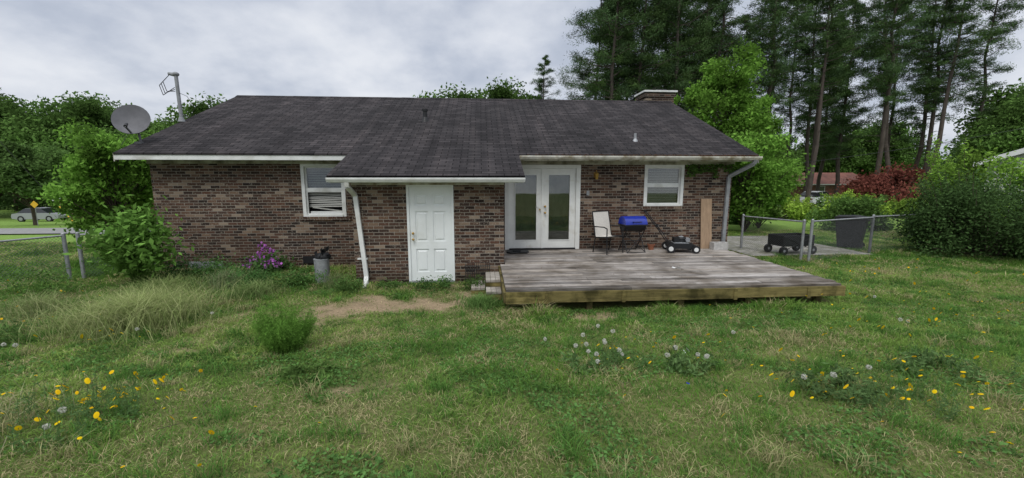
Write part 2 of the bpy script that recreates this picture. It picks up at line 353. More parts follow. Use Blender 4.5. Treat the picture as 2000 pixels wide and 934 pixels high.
for a in [(-5.15,6.35,3600,1.0,.66,.008,1.0,(.22,.30,.09),(.42,.44,.21)),(-4.3,7.9,700,.6,.42,.008,.8,(.13,.23,.06),(.28,.33,.14)),(-6.1,8.2,900,.7,.48,.009,.8,(.15,.25,.07),(.33,.36,.15)),(0.02,7.0,900,.42,.30,.009,.8,(.10,.21,.055),(.19,.30,.09)),(-3.9,3.0,600,.5,.35,.006,.9,(.22,.27,.11),(.46,.44,.27)),(-8.3,6.6,700,.9,.30,.008,.8,(.15,.25,.07),(.32,.35,.15)),(-7.3,7.1,700,.7,.45,.008,.8,(.18,.27,.08),(.38,.39,.2)),(-5.2,8.6,600,.5,.5,.007,.6,(.16,.25,.1),(.34,.35,.2)),(-3.0,8.5,260,.3,.4,.007,.6,(.13,.23,.07),(.3,.32,.16))]:
    tuftobj(*a).build('tall_grass_clump',[M_grass])
q=MB()
for i in range(110):
    a=random.random()*6.283; r=.30*math.sqrt(random.random()); bx,by=-2.42+r*.5*math.cos(a),5.05+r*.5*math.sin(a)
    tx_,ty_=-2.42+r*1.2*math.cos(a),5.05+r*1.2*math.sin(a); hh=.64*(.45+.6*random.random())*(1-.9*r)
    z0=float(ter(bx,by)); q.cyl((bx,by,z0),(tx_,ty_,z0+hh),.003,.0015,3,1,(.12,.2,.05))
    k=240; t=rng.random(k)**.8; P=np.stack([bx+(tx_-bx)*t,by+(ty_-by)*t,z0+.03+hh*t],1)+rng.normal(size=(k,3))*.03
    q.leaves(P,.02,0,np.array([.14,.28,.05])*(.6+.7*rng.random(k))[:,None],.13,-.2)
q.build('dog_fennel_plant',[M_leaf,M_leaf])
q=MB(); leafy(q,-7.15,9.0,0.05,.62,.4,1.6,2500,.075,(.14,.27,.055),30); q.build('pokeweed_plant',[M_leaf,M_leaf])
for (x,y,r,h,nn,c) in [(-4.75,8.6,.5,.36,1500,(.08,.18,.05)),(-3.75,8.7,.45,.32,1300,(.10,.20,.055)),(-5.8,9.2,.6,.45,1600,(.08,.17,.045)),(-6.7,9.6,.5,.5,1200,(.07,.15,.05)),(-2.6,8.1,.3,.26,800,(.11,.20,.055)),(-1.9,8.35,.25,.14,500,(.11,.20,.055)),(-.95,8.2,.4,.22,900,(.09,.18,.05)),(.05,8.1,.4,.25,800,(.09,.16,.045)),(-8.4,8.2,.7,.5,1500,(.11,.21,.05)),(1.1,4.05,.3,.14,700,(.11,.19,.065)),(-1.75,4.1,.3,.10,600,(.11,.19,.05)),(3.2,3.3,.35,.16,700,(.11,.18,.065)),(4.6,3.6,.4,.16,700,(.12,.20,.07)),(-6.5,5.4,.5,.25,900,(.12,.21,.06)),(2.2,4.0,.3,.14,500,(.12,.20,.07)),(-9.2,6.9,.5,.4,900,(.1,.2,.05))]:
    q=MB(); leafy(q,x,y,float(ter(x,y)),r,r*.7,h,nn,.032,c,16,asp=.35); q.build('weed_clump',[M_leaf,M_leaf])
for (x,y,r,h,k) in [(-3.25,3.25,.42,.36,46),(3.45,3.05,.38,.32,36),(1.55,4.15,.26,.26,26),(-6.4,6.0,.5,.4,26),(4.9,3.6,.5,.3,26),(-4.9,9.2,.5,.55,26)]:
    q=MB()
    for i in range(k):
        a=random.random()*6.283; rr=r*math.sqrt(random.random()); bx,by=x+rr*math.cos(a),y+rr*math.sin(a); z0=float(ter(bx,by)); hh=h*random.uniform(.5,1.05)
        dx,dy=random.gauss(0,.06),random.gauss(0,.06)
        q.cyl((bx,by,z0-.01),(bx+dx,by+dy,z0+hh),.0022,.0014,4,0,(.14,.24,.08))
        kk=26; t=rng.random(kk)**1.4; P=np.stack([bx+dx*t,by+dy*t,z0+hh*t*.85],1)+rng.normal(size=(kk,3))*.016; q.leaves(P,.026,0,np.array([.12,.21,.075])*(.6+.7*rng.random(kk))[:,None],.16,-.2)
    q.build('flowering_weed',[M_leaf])
q=MB(); leafy(q,-5.05,9.95,0,.40,.3,.38,900,.05,(.09,.17,.05),10)
P=np.concatenate([np.array([-5.0+dx_,9.72,.36+dz_])+rng.normal(size=(20,3))*np.array([.06,.05,.045]) for dx_,dz_ in((-.28,-.02),(-.08,.12),(.05,-.08),(.2,.0),(.12,.20),(-.36,-.14),(.30,-.12),(.0,.30))]); q.leaves(P,.036,2,np.array([.48,.16,.52])*(.7+.5*rng.random(len(P)))[:,None],.8,.2)
q.build('purple_phlox_plant',[M_leaf,M_leaf,M_flower])
q=MB(); pts=[]
def scat(cx,cy,sx,sy,k): 
    for i in range(k): pts.append((cx+random.gauss(0,sx),cy+random.gauss(0,sy)))
scat(-3.25,3.45,.40,.22,60); scat(-2.6,3.2,.6,.3,8); scat(1.5,4.2,.28,.22,18); scat(3.3,3.4,.9,.45,46); scat(3.6,3.0,.5,.3,28); scat(5.5,4.8,1.6,.7,36); scat(8,6.5,2,1.2,40); scat(-6.2,6.0,1.2,.8,26); scat(-4.9,5.6,.3,.3,12); scat(-1,2.9,1,.3,5); scat(-8.5,7.5,.6,.8,16); scat(9.5,9,1.5,1,24)
for (x,y) in pts:
    if .3<x<6.4 and y>6.3: continue
    z0=float(ter(x,y)); hh=.06+.28*random.random()**1.6; dx,dy=random.gauss(0,.03),random.gauss(0,.03)
    q.cyl((x,y,z0-.01),(x+dx,y+dy,z0+hh),.0018,.0015,4,0,(.16,.24,.08))
    t=np.arange(9)*2*math.pi/9; r=.010+.009*random.random(); tl=random.gauss(0,.7),random.gauss(-.5,.6)
    V=[(x+dx,y+dy,z0+hh+.006)]+[(x+dx+r*math.cos(a),y+dy+r*math.sin(a),z0+hh+r*(tl[0]*math.cos(a)+tl[1]*math.sin(a))) for a in t]
    q.add(V,[[[0,1+i,1+(i+1)%9] for i in range(9)]],1,(.85,.50+.1*random.random(),.015))
q.build('yellow_wildflowers',[M_grass,M_flower])
q=MB(); pts=[]
scat(1.35,4.35,.28,.28,13); scat(2.1,3.7,.3,.3,5); scat(-2.9,2.95,.4,.1,3); scat(-6,5.8,.9,.7,11); scat(6,5,1.5,.8,6); scat(2.9,3.1,.5,.4,3)
for (x,y) in pts:
    if y<2.4: y=2.8
    z0=float(ter(x,y)); hh=.12+.12*random.random(); q.cyl((x,y,z0-.01),(x,y,z0+hh),.002,.0015,4,0,(.2,.25,.1))
    k=110; P=rng.normal(size=(k,3)); P/=np.linalg.norm(P,axis=1)[:,None]; r=.017+.006*random.random()
    q.leaves(np.array([x,y,z0+hh])+P*r*(.8+.3*rng.random(k))[:,None],.008,1,(.60,.60,.53),.5)
q.build('dandelion_seed_heads',[M_grass,M_flower])
# ------------------------------------------------------------------ HOUSE
H=empty('brick_house')
YW=10.42
def wallx(q,y0,y1,x0,x1,z0,z1,ops,m=0):
    x=x0
    for (a,b_,c,d) in sorted(ops):
        q.box(x,a,y0,y1,z0,z1,m)
        if c>z0: q.box(a,b_,y0,y1,z0,c,m)
        if d<z1: q.box(a,b_,y0,y1,d,z1,m)
        x=b_
    q.box(x,x1,y0,y1,z0,z1,m)
q=MB()
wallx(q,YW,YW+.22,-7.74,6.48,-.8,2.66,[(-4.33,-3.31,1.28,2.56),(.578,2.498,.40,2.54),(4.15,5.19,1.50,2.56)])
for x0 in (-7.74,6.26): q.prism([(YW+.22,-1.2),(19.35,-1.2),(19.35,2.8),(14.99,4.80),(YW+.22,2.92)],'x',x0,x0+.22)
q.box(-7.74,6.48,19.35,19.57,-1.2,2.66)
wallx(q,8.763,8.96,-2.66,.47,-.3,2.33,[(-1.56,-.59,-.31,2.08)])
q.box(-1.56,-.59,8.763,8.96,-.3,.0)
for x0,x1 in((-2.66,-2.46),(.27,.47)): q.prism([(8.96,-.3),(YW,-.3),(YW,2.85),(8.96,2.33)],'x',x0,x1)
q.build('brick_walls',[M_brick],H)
q=MB()
for a,b_,z in((-4.40,-3.25,1.28),(4.08,5.26,1.50)):
    x=a
    while x<b_-.03: q.box(x+.004,x+.066,YW-.045,YW+.05,z-.09,z-.001,0,(1,1,1)); x+=.07
q.box(-1.62,-.53,8.70,8.9,-.06,-.002)
q.build('brick_sills',[M_brick],H)
k=(4.935-2.784)/(14.994-9.97)
q=MB()
X0,X1=-8.105,6.84
def sl(y): return 2.784+k*(y-9.97)
th=.045
q.prism([(9.93,sl(9.93)),(14.994,4.935),(14.994,4.935-th),(9.93,sl(9.93)-th)],'x',X0,X1)
q.prism([(14.996,4.935),(20.06,sl(9.93)),(20.06,sl(9.93)-th),(14.996,4.935-th)],'x',X0,X1)
q.prism([(8.36,2.255),(10.45,2.992),(10.45,2.955),(8.36,2.21)],'x',-3.0,.87)
x=X0
while x<X1-.1:
    e=min(x+.3,X1); dz=.012+.004*random.random()
    q.prism([(14.85,sl(14.85)+.004),(14.995,4.945+dz),(15.14,sl(14.85)+.004)],'x',x,e-.006); x+=.3
q.build('roof_shingles',[M_sh],H)
q=MB()
q.box(X0,-3.02,9.945,9.968,2.615,2.735,0); q.box(.89,X1,9.945,9.968,2.615,2.735,1)
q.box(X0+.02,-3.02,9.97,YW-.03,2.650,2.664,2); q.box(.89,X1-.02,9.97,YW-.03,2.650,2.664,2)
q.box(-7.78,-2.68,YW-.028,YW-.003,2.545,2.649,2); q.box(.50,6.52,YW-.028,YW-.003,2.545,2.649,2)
for xx in(X0-.022,X1+.001):
    q.prism([(9.95,sl(9.95)-.20),(9.95,sl(9.95)-.02),(14.99,4.915),(20.03,sl(9.95)-.02),(20.03,sl(9.95)-.20),(14.99,4.74)],'x',xx,xx+.021,1)
q.box(-2.98,.85,8.40,8.425,2.115,2.208,0); q.box(-2.96,.83,8.427,8.76,2.13,2.145,2)
q.box(-2.66,.47,8.735,8.760,2.065,2.128,1)
q.prism([(8.43,2.13),(8.43,2.22),(9.96,2.75),(9.96,2.62)],'x',-2.985,-2.965,1)
q.prism([(8.43,2.13),(8.43,2.22),(9.96,2.75),(9.96,2.62)],'x',.835,.855,1)
q.build('fascia_and_soffit',[M_white,M_dirtyw,M_soff],H)
q=MB()
def gutter(x0,x1,y,z,m):
    prof=[(y-.008,z),(y-.008,z-.078),(y-.075,z-.078),(y-.10,z-.03),(y-.10,z),(y-.112,z),(y-.112,z-.034),(y-.082,z-.088),(y,z-.088),(y,z)]
    q.prism(prof,'x',x0,x1,m)
gutter(-2.99,.87,8.39,2.215,0); gutter(.90,X1+.02,9.935,2.735,1)
k2=900; P=np.stack([.95+rng.random(k2)**.6*5.8,9.87+rng.normal(size=k2)*.03,2.745+rng.random(k2)*.02],1); q.leaves(P,.022,2,np.array([.10,.05,.025])*(.5+rng.random(k2))[:,None],.4,.5)
q.build('gutters',[M_white,M_dirtyw,M_leaf],H)
q=MB()
def ds(P,m=0):
    for i in range(len(P)-1): q.obox(P[i],P[i+1],.085,.065,m,up=(0,1,0))
ds([(-2.62,8.34,2.15),(-2.62,8.36,2.04),(-2.575,8.70,1.86),(-2.43,8.70,.16),(-2.42,8.60,.02),(-2.40,8.35,-.02)])
q.box(-2.60,-2.40,8.70,8.765,.52,.55)
ds([(6.72,9.86,2.66),(6.70,9.9,2.56),(6.36,10.36,2.25),(6.33,10.36,.45)],1)
q.build('downspouts',[M_white,M_greyp],H)
q=MB()
def window(xa,xb,za,zb,blindz,style):
    f=.075; y=YW-.02
    q.box(xa,xa+f,y,YW+.08,za,zb,0);q.box(xb-f,xb,y,YW+.08,za,zb,0);q.box(xa+f,xb-f,y,YW+.08,zb-f,zb,0);q.box(xa+f,xb-f,y-.02,YW+.08,za,za+.045,0)
    mid=(za+zb)/2
    q.box(xa+f,xb-f,YW+.03,YW+.075,mid-.02,mid+.025,0)
    for z0,z1,yy in((mid+.025,zb-f,YW+.05),(za+.045,mid-.02,YW+.035)):
        q.box(xa+f,xa+f+.035,yy,yy+.03,z0,z1,0);q.box(xb-f-.035,xb-f,yy,yy+.03,z0,z1,0);q.box(xa+f+.035,xb-f-.035,yy,yy+.03,z0,z0+.03,0);q.box(xa+f+.035,xb-f-.035,yy,yy+.03,z1-.03,z1,0)
        if not(style==0 and z0<mid-.1): q.box(xa+f+.035,xb-f-.035,yy+.012,yy+.018,z0+.03,z1-.03,2)
    z=blindz
    while z<zb-.08:
        tilt=.0
        if style==0 and z<mid: tilt=random.uniform(-.03,.03)
        q.obox((xa+f+.02,YW+.14,z+tilt),(xb-f-.02,YW+.14,z-tilt*.6),.004,.032,1,up=(0,.45,1)); z+=.042
    q.box(xa-.3,xb+.3,YW+.45,YW+.47,za-.3,zb+.05,3)
window(-4.33,-3.31,1.28,2.56,1.52,0); window(4.15,5.19,1.50,2.56,1.58,1)
q.box(-4.2,-3.45,YW+.1,YW+.13,1.33,1.40,0); q.obox((-4.15,YW+.12,1.50),(-3.45,YW+.12,1.40),.02,.03,1)
q.build('windows',[M_white,M_blind,M_glass,M_dark],H)
q=MB()
xa,xb,za,zb=.578,2.498,.40,2.54; y=YW-.015
q.box(xa,xa+.11,y,YW+.14,za,zb,0);q.box(xb-.11,xb,y,YW+.14,za,zb,0);q.box(xa+.11,xb-.11,y,YW+.14,zb-.09,zb,0);q.box(xa+.11,xb-.11,y-.05,YW+.14,za,za+.03,3)
mid=(xa+xb)/2
for a,b_ in((xa+.113,mid-.004),(mid+.004,xb-.113)):
    yy=YW+.03; z0,z1=za+.032,zb-.093; st=.135
    q.box(a,a+st,yy,yy+.045,z0,z1,0);q.box(b_-st,b_,yy,yy+.045,z0,z1,0);q.box(a+st,b_-st,yy,yy+.045,z1-.14,z1,0);q.box(a+st,b_-st,yy,yy+.045,z0,z0+.19,0)
    for c0,c1,e0,e1 in((a+st,a+st+.02,z0+.19,z1-.14),(b_-st-.02,b_-st,z0+.19,z1-.14),(a+st+.02,b_-st-.02,z0+.19,z0+.21),(a+st+.02,b_-st-.02,z1-.16,z1-.14)): q.box(c0,c1,yy-.01,yy+.03,e0,e1,0)
    q.box(a+st+.02,b_-st-.02,yy+.018,yy+.022,z0+.21,z1-.16,2)
    z=z0+.22
    while z<z1-.17: q.obox((a+st+.02,yy+.07,z),(b_-st-.02,yy+.07,z),.003,.026,1,up=(0,.4,1)); z+=.03
    q.box(a+.02,b_-.02,yy+.3,yy+.32,z0,z1,3)
q.box(mid-.03,mid+.02,YW+.012,YW+.03,za+.03,zb-.09,0)
for z in(1.34,1.50):
    q.cyl((mid+.06,YW+.03,z),(mid+.06,YW-.02,z),.022,.022,10,4); q.sph((mid+.06,YW-.035,z),.03,.025,.03,4)
q.cyl((mid-.07,YW+.03,1.42),(mid-.07,YW-.02,1.42),.02,.02,10,4)
q.box(mid-.17,mid-.06,YW+.02,YW+.029,1.46,1.49,0)
q.build('french_doors',[M_fdoor,M_blindd,M_glass,M_dark,M_brass],H)
q=MB(); xa,xb=-1.56,-.59; y=8.75
q.box(xa,xa+.05,y,8.95,0,2.08,0);q.box(xb-.05,xb,y,8.95,0,2.08,0);q.box(xa+.05,xb-.05,y,8.95,2.03,2.08,0);q.box(xa-.0,xb+.0,y-.03,8.95,-.001,.03,1)
a,b_=xa+.053,xb-.053; yy=8.775; W=b_-a
cols=[(a+.115,a+W/2-.05),(a+W/2+.05,b_-.115)]; rows=[(.22,.72),(.88,1.52),(1.64,1.88)]
def P3(x0,x1,z0,z1): q.box(x0,x1,yy,yy+.04,z0,z1,0)
P3(a,cols[0][0],.035,2.027);P3(cols[0][1],cols[1][0],.035,2.027);P3(cols[1][1],b_,.035,2.027)
zz=[.035]+[v for r in rows for v in r]+[2.027]
for c in cols:
    for i in range(0,len(zz),2): P3(c[0],c[1],zz[i],zz[i+1])
    for r in rows:
        q.box(c[0],c[1],yy+.018,yy+.03,r[0],r[1],0)
        g=.035; x0,x1,z0,z1=c[0]+g,c[1]-g,r[0]+g,r[1]-g; h=.02
        V=[(x0,yy+.017,z0),(x1,yy+.017,z0),(x1,yy+.017,z1),(x0,yy+.017,z1),(x0+h,yy+.004,z0+h),(x1-h,yy+.004,z0+h),(x1-h,yy+.004,z1-h),(x0+h,yy+.004,z1-h)]
        q.add(V,[[[4,5,6,7],[0,1,5,4],[1,2,6,5],[2,3,7,6],[3,0,4,7]]],0)
for z in(.93,1.06): q.cyl((a+.065,yy,z),(a+.065,yy-.04,z),.012,.012,8,2); q.sph((a+.065,yy-.05,z),.027,.022,.027,2)
q.build('shed_door',[M_door,M_greyp,M_brass],H)
q=MB(); q.box(5.95,7.0,15.15,16.0,-.8,5.14,0); q.box(5.90,7.05,15.10,16.05,5.14,5.24,0)
q.build('chimney',[M_brick],H)
q=MB(); 
q.box(5.86,7.09,15.06,16.09,5.29,5.35,0)
for xx,yy in((5.95,15.15),(7.0,15.15),(5.95,16.0),(7.0,16.0)): q.cyl((xx,yy,5.24),(xx,yy,5.29),.02,.02,6,1)
q.prism([(6.3,5.35),(6.9,5.35),(6.75,5.44),(6.45,5.44)],'y',15.3,15.9,1)
q.build('chimney_cap',[M_white,M_black],H)
q=MB(); q.cyl((-1.6,12.46,3.75),(-1.6,12.46,4.12),.065,.06,12,0); q.cyl((-1.6,12.46,3.80),(-1.6,12.46,3.95),.12,.065,12,0); q.cyl((-1.6,12.46,4.12),(-1.6,12.46,4.18),.08,.08,12,0)
q.cyl((4.05,10.91,3.1),(4.05,10.91,3.38),.035,.035,10,1); q.cyl((4.05,10.91,3.15),(4.05,10.91,3.24),.08,.04,10,1)
q.build('roof_vent_pipes',[M_black,M_grey],H)
q=MB(); q.box(-7.12,-6.32,YW-.03,YW-.002,-.08,.20,0)
q.box(-7.08,-6.36,YW-.035,YW-.03,-.05,.17,0)
q.box(-4.42,-4.06,YW-.02,YW-.002,.12,.30,1)
q.build('foundation_vents',[M_greyp,M_black],H)
q=MB(); q.box(2.83,2.91,YW-.03,YW-.002,2.22,2.36,0); q.tube([(2.87,YW-.03,2.34),(2.87,YW-.12,2.40),(2.87,YW-.14,2.34)],.01,6,0)
q.cyl((2.87,YW-.14,2.18),(2.87,YW-.14,2.32),.035,.06,8,0); q.cyl((2.87,YW-.14,2.32),(2.87,YW-.14,2.36),.065,.02,8,0)
q.build('wall_lamp',[M_brass],H)
q=MB(); q.box(2.66,2.73,YW-.02,YW-.002,1.78,1.89,0); q.box(3.96,4.06,YW-.03,YW-.002,1.02,1.12,0); q.build('electrical_outlets',[M_greyp],H)
# ------------------------------------------------------------------ mast + dish
q=MB(); bx,by=-8.06,12.16
q.cyl((bx,by,3.3),(bx-.03,by,4.92),.045,.045,10,0); q.cyl((bx-.01,by,3.72),(bx-.01,by,3.84),.09,.05,10,0)
q.sph((bx-.03,by,4.95),.08,.08,.06,0); q.cyl((bx-.03,by,4.93),(bx-.2,by-.02,4.96),.055,.04,8,0)
for s in(0,.05,.1): q.tube([(bx-.2,by,4.93),(bx-.34-s,by-.05,4.75-s),(bx-.27-s,by-.05,4.50-s),(bx-.06,by-.05,4.5+s)],.009,5,1)
q.tube([(bx-.06,by,4.5),(bx+.22,by-.04,4.38),(bx+.3,by+.1,4.1),(bx+.12,by+.2,3.9)],.006,5,1)
q.build('electrical_service_mast',[M_greyp,M_black])
q=MB(); c=np.array([-8.05,10.50,3.53]); nrm=np.array([.30,-.90,.32]); nrm/=np.linalg.norm(nrm)
a=np.cross(nrm,[0,0,1]);a/=np.linalg.norm(a);b2=np.cross(a,nrm)
seg=28; rings=[0,.1,.2,.29,.36]
V=[c]
for r in rings[1:]:
    for i in range(seg):
        t=2*math.pi*i/seg; V.append(c+(a*math.cos(t)+b2*math.sin(t))*r+nrm*(.55*r*r))
F3=[[0,1+i,1+(i+1)%seg] for i in range(seg)]; F4=[[1+j*seg+i,1+(j+1)*seg+i,1+(j+1)*seg+(i+1)%seg,1+j*seg+(i+1)%seg] for j in range(3) for i in range(seg)]
q.add(V,[F3,F4],0,smooth=True); V2=[np.array(v)-nrm*.012 for v in V]; q.add(V2,[F3,F4],0,smooth=True)
ft=c-b2*.30+nrm*.33
q.obox(c-b2*.33+nrm*.02,ft,.03,.03,0); q.cyl(ft,ft+(c+nrm*.05-ft)*.25+b2*.02,.035,.025,10,1)
q.cyl(c-nrm*.01,c-nrm*.1,.06,.06,10,0)
q.tube([c-nrm*.08,(-8.0,10.56,3.30),(-7.98,10.58,3.02)],.025,8,0); q.box(-8.06,-7.90,10.48,10.68,3.0,3.05,0)
q.tube([c-nrm*.08,(-8.2,10.5,3.2),(-8.12,10.2,2.95)],.006,5,1)
q.build('satellite_dish',[M_dish,M_black])
# ------------------------------------------------------------------ DECK
q=MB(); DX0,DX1,DY0=.38,6.255,6.60; zt=.388
y=DY0+.004; bw=.138; i=0
while y<YW-.03:
    e=min(y+bw,YW-.01); x0=DX0 if e<8.74 else .485
    cuts=[x0]+sorted(random.sample([1.9,2.5,3.1,3.7,4.3,4.9],random.choice([1,1,2])))+[DX1+random.uniform(-.02,.04)]
    for j in range(len(cuts)-1):
        v=.6+.65*random.random(); w=random.uniform(-.08,.05); dz=random.uniform(-.006,.006)
        if random.random()<.14: v*=.6
        if i==0: v*=.75
        q.box(cuts[j]+.003,cuts[j+1]-.003,y,e,zt-.038+dz,zt+dz,0,(v,v*(1+w*.4),v*(1+w)))
    y+=bw+.010; i+=1
DK=empty('wooden_deck'); q.build('deck_boards',[M_wood],DK)
q=MB()
segs=[.38,1.05,2.35,4.30,5.62,6.255]
for a,b_ in zip(segs[:-1],segs[1:]):
    v=.75+.5*random.random(); q.box(a+.002,b_-.003,DY0-.04,DY0,.17+random.uniform(-.02,.012),.345,0,(v,v,v*.9))
for a in segs[1:-1]: q.box(a-.03,a+.03,DY0-.055,DY0-.041,.15,.34,0,(.8,.8,.7))
q.box(DX0-.04,DX0-.001,DY0-.04,8.72,.17,.345,0,(.8,.8,.75)); q.box(DX1+.001,DX1+.04,DY0-.04,YW-.02,.17,.345,0,(1,1,.9))
for x in(.8,1.8,3.4,4.6,5.9):
    for y in(6.7,8.4,10.1): q.box(x-.05,x+.05,y-.05,y+.05,-.2,.17,0,(.7,.7,.7))
for x in np.arange(.6,6.2,.6): q.box(x-.02,x+.02,DY0+.005,YW-.05,.19,.345,0,(.5,.5,.5))
q.build('deck_frame',[M_woodg],DK)
q=MB()
for (a,b_,c_,d,e,f) in [(.06,.335,7.15,8.2,.05,.20),(.06,.335,7.5,8.2,.205,.33),(-.22,.05,7.7,8.3,-.02,.13)]:
    n_=3
    for i in range(n_):
        v=.7+.5*random.random(); w=(b_-a)/n_
        q.box(a+i*w+.003,a+(i+1)*w-.003,c_,d,f-.04,f,0,(v,v,v*.95))
    q.box(a,b_,c_+.01,c_+.05,e,f-.041,1,(.8,.8,.7)); q.box(a,b_,d-.05,d-.01,e-.1,f-.041,1,(.8,.8,.7))
q.build('wooden_steps',[M_wood,M_woodg])
q=MB(); x0,x1,y0,y1,z0,z1=-.35,.15,8.42,8.70,.02,.42
for x in np.linspace(x0,x1,12):
    for yy in(y0,y1): q.cyl((x,yy,z0),(x,yy,z1),.004,.004,4,0)
for z in np.linspace(z0,z1,6):
    for yy in(y0,y1): q.cyl((x0,yy,z),(x1,yy,z),.004,.004,4,0)
    for xx in(x0,x1): q.cyl((xx,y0,z),(xx,y1,z),.004,.004,4,0)
q.build('wire_crate',[M_black])
# ------------------------------------------------------------------ deck objects
zd=zt+.004
def place(o,x,y,z,r): o.location=(x,y,z); o.rotation_euler=(0,0,r)
q=MB(); w=.27
for s in(-w,w):
    q.tube([(-.24,s,.0),(-.17,s,.38),(-.30,s,1.0)],.014,6,0)
    q.tube([(.24,s,.0),(.22,s,.42),(-.17,s,.38)],.014,6,0)
    q.tube([(.22,s,.42),(.22,s,.62),(.12,s,.65),(-.22,s,.64)],.014,6,0)
q.tube([(-.30,-w,1.0),(-.30,w,1.0)],.014,6,0); q.tube([(.22,-w,.42),(.22,w,.42)],.014,6,0)
P=[(.22,.425),(.05,.40),(-.12,.375),(-.17,.40),(-.20,.55),(-.25,.78),(-.305,1.01)]
V=[(p[0],s,p[1]) for p in P for s in(-w+.01,w-.01)]; V+= [(p[0]-.008,s,p[1]-.008) for p in P for s in(-w+.01,w-.01)]
F=[[2*i,2*i+1,2*i+3,2*i+2] for i in range(6)]+[[14+2*i,14+2*i+1,14+2*i+3,14+2*i+2] for i in range(6)]
q.add(V,[F],1)
place(q.build('patio_chair',[M_black,M_sling]),3.10,9.9,zd,math.radians(-62))
q=MB(); n_=14; zc=.66
def halfbarrel(r,L,t0,t1,m,zc):
    T=np.linspace(t0,t1,n_); V=[]
    for x in(-L,L):
        for t in T: V.append((x,r*math.cos(t),zc+r*math.sin(t)))
    F=[[i,i+1,n_+i+1,n_+i] for i in range(n_-1)]
    q.add(V,[F],m,smooth=True); q.add(V,[[list(range(n_))],[list(range(2*n_-1,n_-1,-1))]],m)
halfbarrel(.20,.29,0,math.pi,0,zc+.03); halfbarrel(.15,.28,math.pi,2*math.pi,1,zc+.0)
q.box(-.30,.30,-.205,.205,zc+.0,zc+.028,1)
q.tube([(-.1,-.2,zc+.10),(-.1,-.25,zc+.10),(.1,-.25,zc+.10),(.1,-.2,zc+.10)],.011,6,1)
for s in(-.24,.24):
    q.tube([(s,-.24,.0),(s,.18,zc-.08)],.012,6,1); q.tube([(s,.24,.0),(s,-.18,zc-.08)],.012,6,1)
q.tube([(-.24,-.24,.01),(.24,-.24,.01)],.01,6,1);q.tube([(-.24,.24,.01),(.24,.24,.01)],.01,6,1);q.tube([(-.24,0,.27),(.24,0,.27)],.01,6,1)
q.tube([(-.24,-.24,.01),(.24,-.10,.45)],.009,6,1); q.tube([(.24,-.24,.01),(-.24,-.10,.45)],.009,6,1)
place(q.build('charcoal_grill',[M_blue,M_black]),3.74,10.0,zd,math.radians(8))
q=MB()
prof=[(-.30,.10),(-.33,.16),(-.26,.225),(.18,.225),(.34,.17),(.36,.10)]
q.prism(prof,'y',-.24,.24,0)
q.prism([(-.2,.226),(-.16,.25),(.12,.25),(.17,.226)],'y',-.17,.17,2)
q.cyl((0,0,.25),(0,0,.33),.13,.12,16,0); q.cyl((0,0,.33),(0,0,.37),.135,.11,16,0); q.cyl((0,0,.37),(0,0,.39),.06,.05,12,2)
q.box(-.19,-.07,-.14,.10,.251,.36,0); q.box(.06,.20,-.08,.12,.255,.34,2); q.cyl((.12,-.18,.30),(.12,-.06,.30),.045,.045,10,2)
for x,r in((-.29,.105),(.30,.095)):
    for s in(-.27,.27):
        q.cyl((x,s-.025,r),(x,s+.025,r),r,r,20,1); q.cyl((x,s-.03,r),(x,s+.03,r),r*.55,r*.55,16,3)
for s in(-.20,.20):
    q.tube([(-.28,s,.18),(-.50,s,.50),(-.90,s,1.0)],.013,6,1)
q.tube([(-.90,-.20,1.0),(-.90,.20,1.0)],.016,6,1); q.tube([(-.55,-.2,.56),(-.55,.2,.56)],.01,6,1)
q.tube([(-.82,-.18,.92),(-.5,-.1,.5),(-.1,-.05,.3)],.005,5,1); q.box(-.62,-.56,-.03,.03,.60,.68,1)
place(q.build('lawn_mower',[M_blackp,M_black,M_greyp,M_white]),4.95,9.9,zd,math.radians(-12))
q=MB(); q.obox((5.82,YW-.16,zd),(5.82,YW-.02,1.68),.29,.03,0,up=(0,1,0)); q.build('wooden_plank',[M_plank])
q=MB(); 
for xx in(0,.16,.34): q.box(xx,xx+.055,0,.19,0,.19,0)
for ya in(0,.155): q.box(.055,.16,ya,ya+.035,0,.19,0); q.box(.215,.34,ya,ya+.035,0,.19,0)
place(q.build('cinder_block',[M_conc]),5.88,10.0,zd,.05)
q=MB(); q.cyl((0,0,0),(0,0,.12),.06,.085,14,0); q.cyl((0,0,.12),(0,0,.15),.095,.095,14,0); q.cyl((0,0,.135),(0,0,.151),.08,.08,14,1)
place(q.build('flower_pot',[M_terra,M_dark]),4.32,10.2,zd,0)
q=MB(); q.box(.62,1.15,10.0,10.3,zd+.003,zd+.018,0); q.box(.75,.95,10.05,10.12,zd+.019,zd+.05,0); q.tube([(.6,9.95,zd+.02),(.7,9.85,zd+.02),(.9,9.9,zd+.02),(1.1,9.86,zd+.02)],.02,6,0); q.build('door_mat',[M_blackp])
q=MB(); q.leaves(np.array([[3.9,7.9,zd+.02],[3.96,7.95,zd+.02],[3.85,7.93,zd+.03],[4.0,7.88,zd+.015]]),.05,0,(.6,.6,.6),.6,1); q.build('crumpled_paper',[M_white])
q=MB(); P=np.stack([.5+rng.random(260)*5.6,6.7+rng.random(260)*3.6,np.full(260,zd+.012)],1); q.leaves(P,.022,0,np.array([.12,.08,.05])*(.5+rng.random(260))[:,None],.3,3); q.build('fallen_leaves',[M_leaf])
q=MB(); q.cyl((-3.44,9.0,-.05),(-3.44,9.0,.50),.145,.155,18,0); q.cyl((-3.44,9.0,.48),(-3.44,9.0,.502),.16,.16,18,0)
q.sph((-3.42,9.04,.53),.17,.14,.10,1); q.leaves(np.array([-3.42,9.0,.57])+rng.normal(size=(30,3))*.06,.07,1,(1,1,1),.7)
q.build('metal_trash_can',[M_grey,M_blackp])
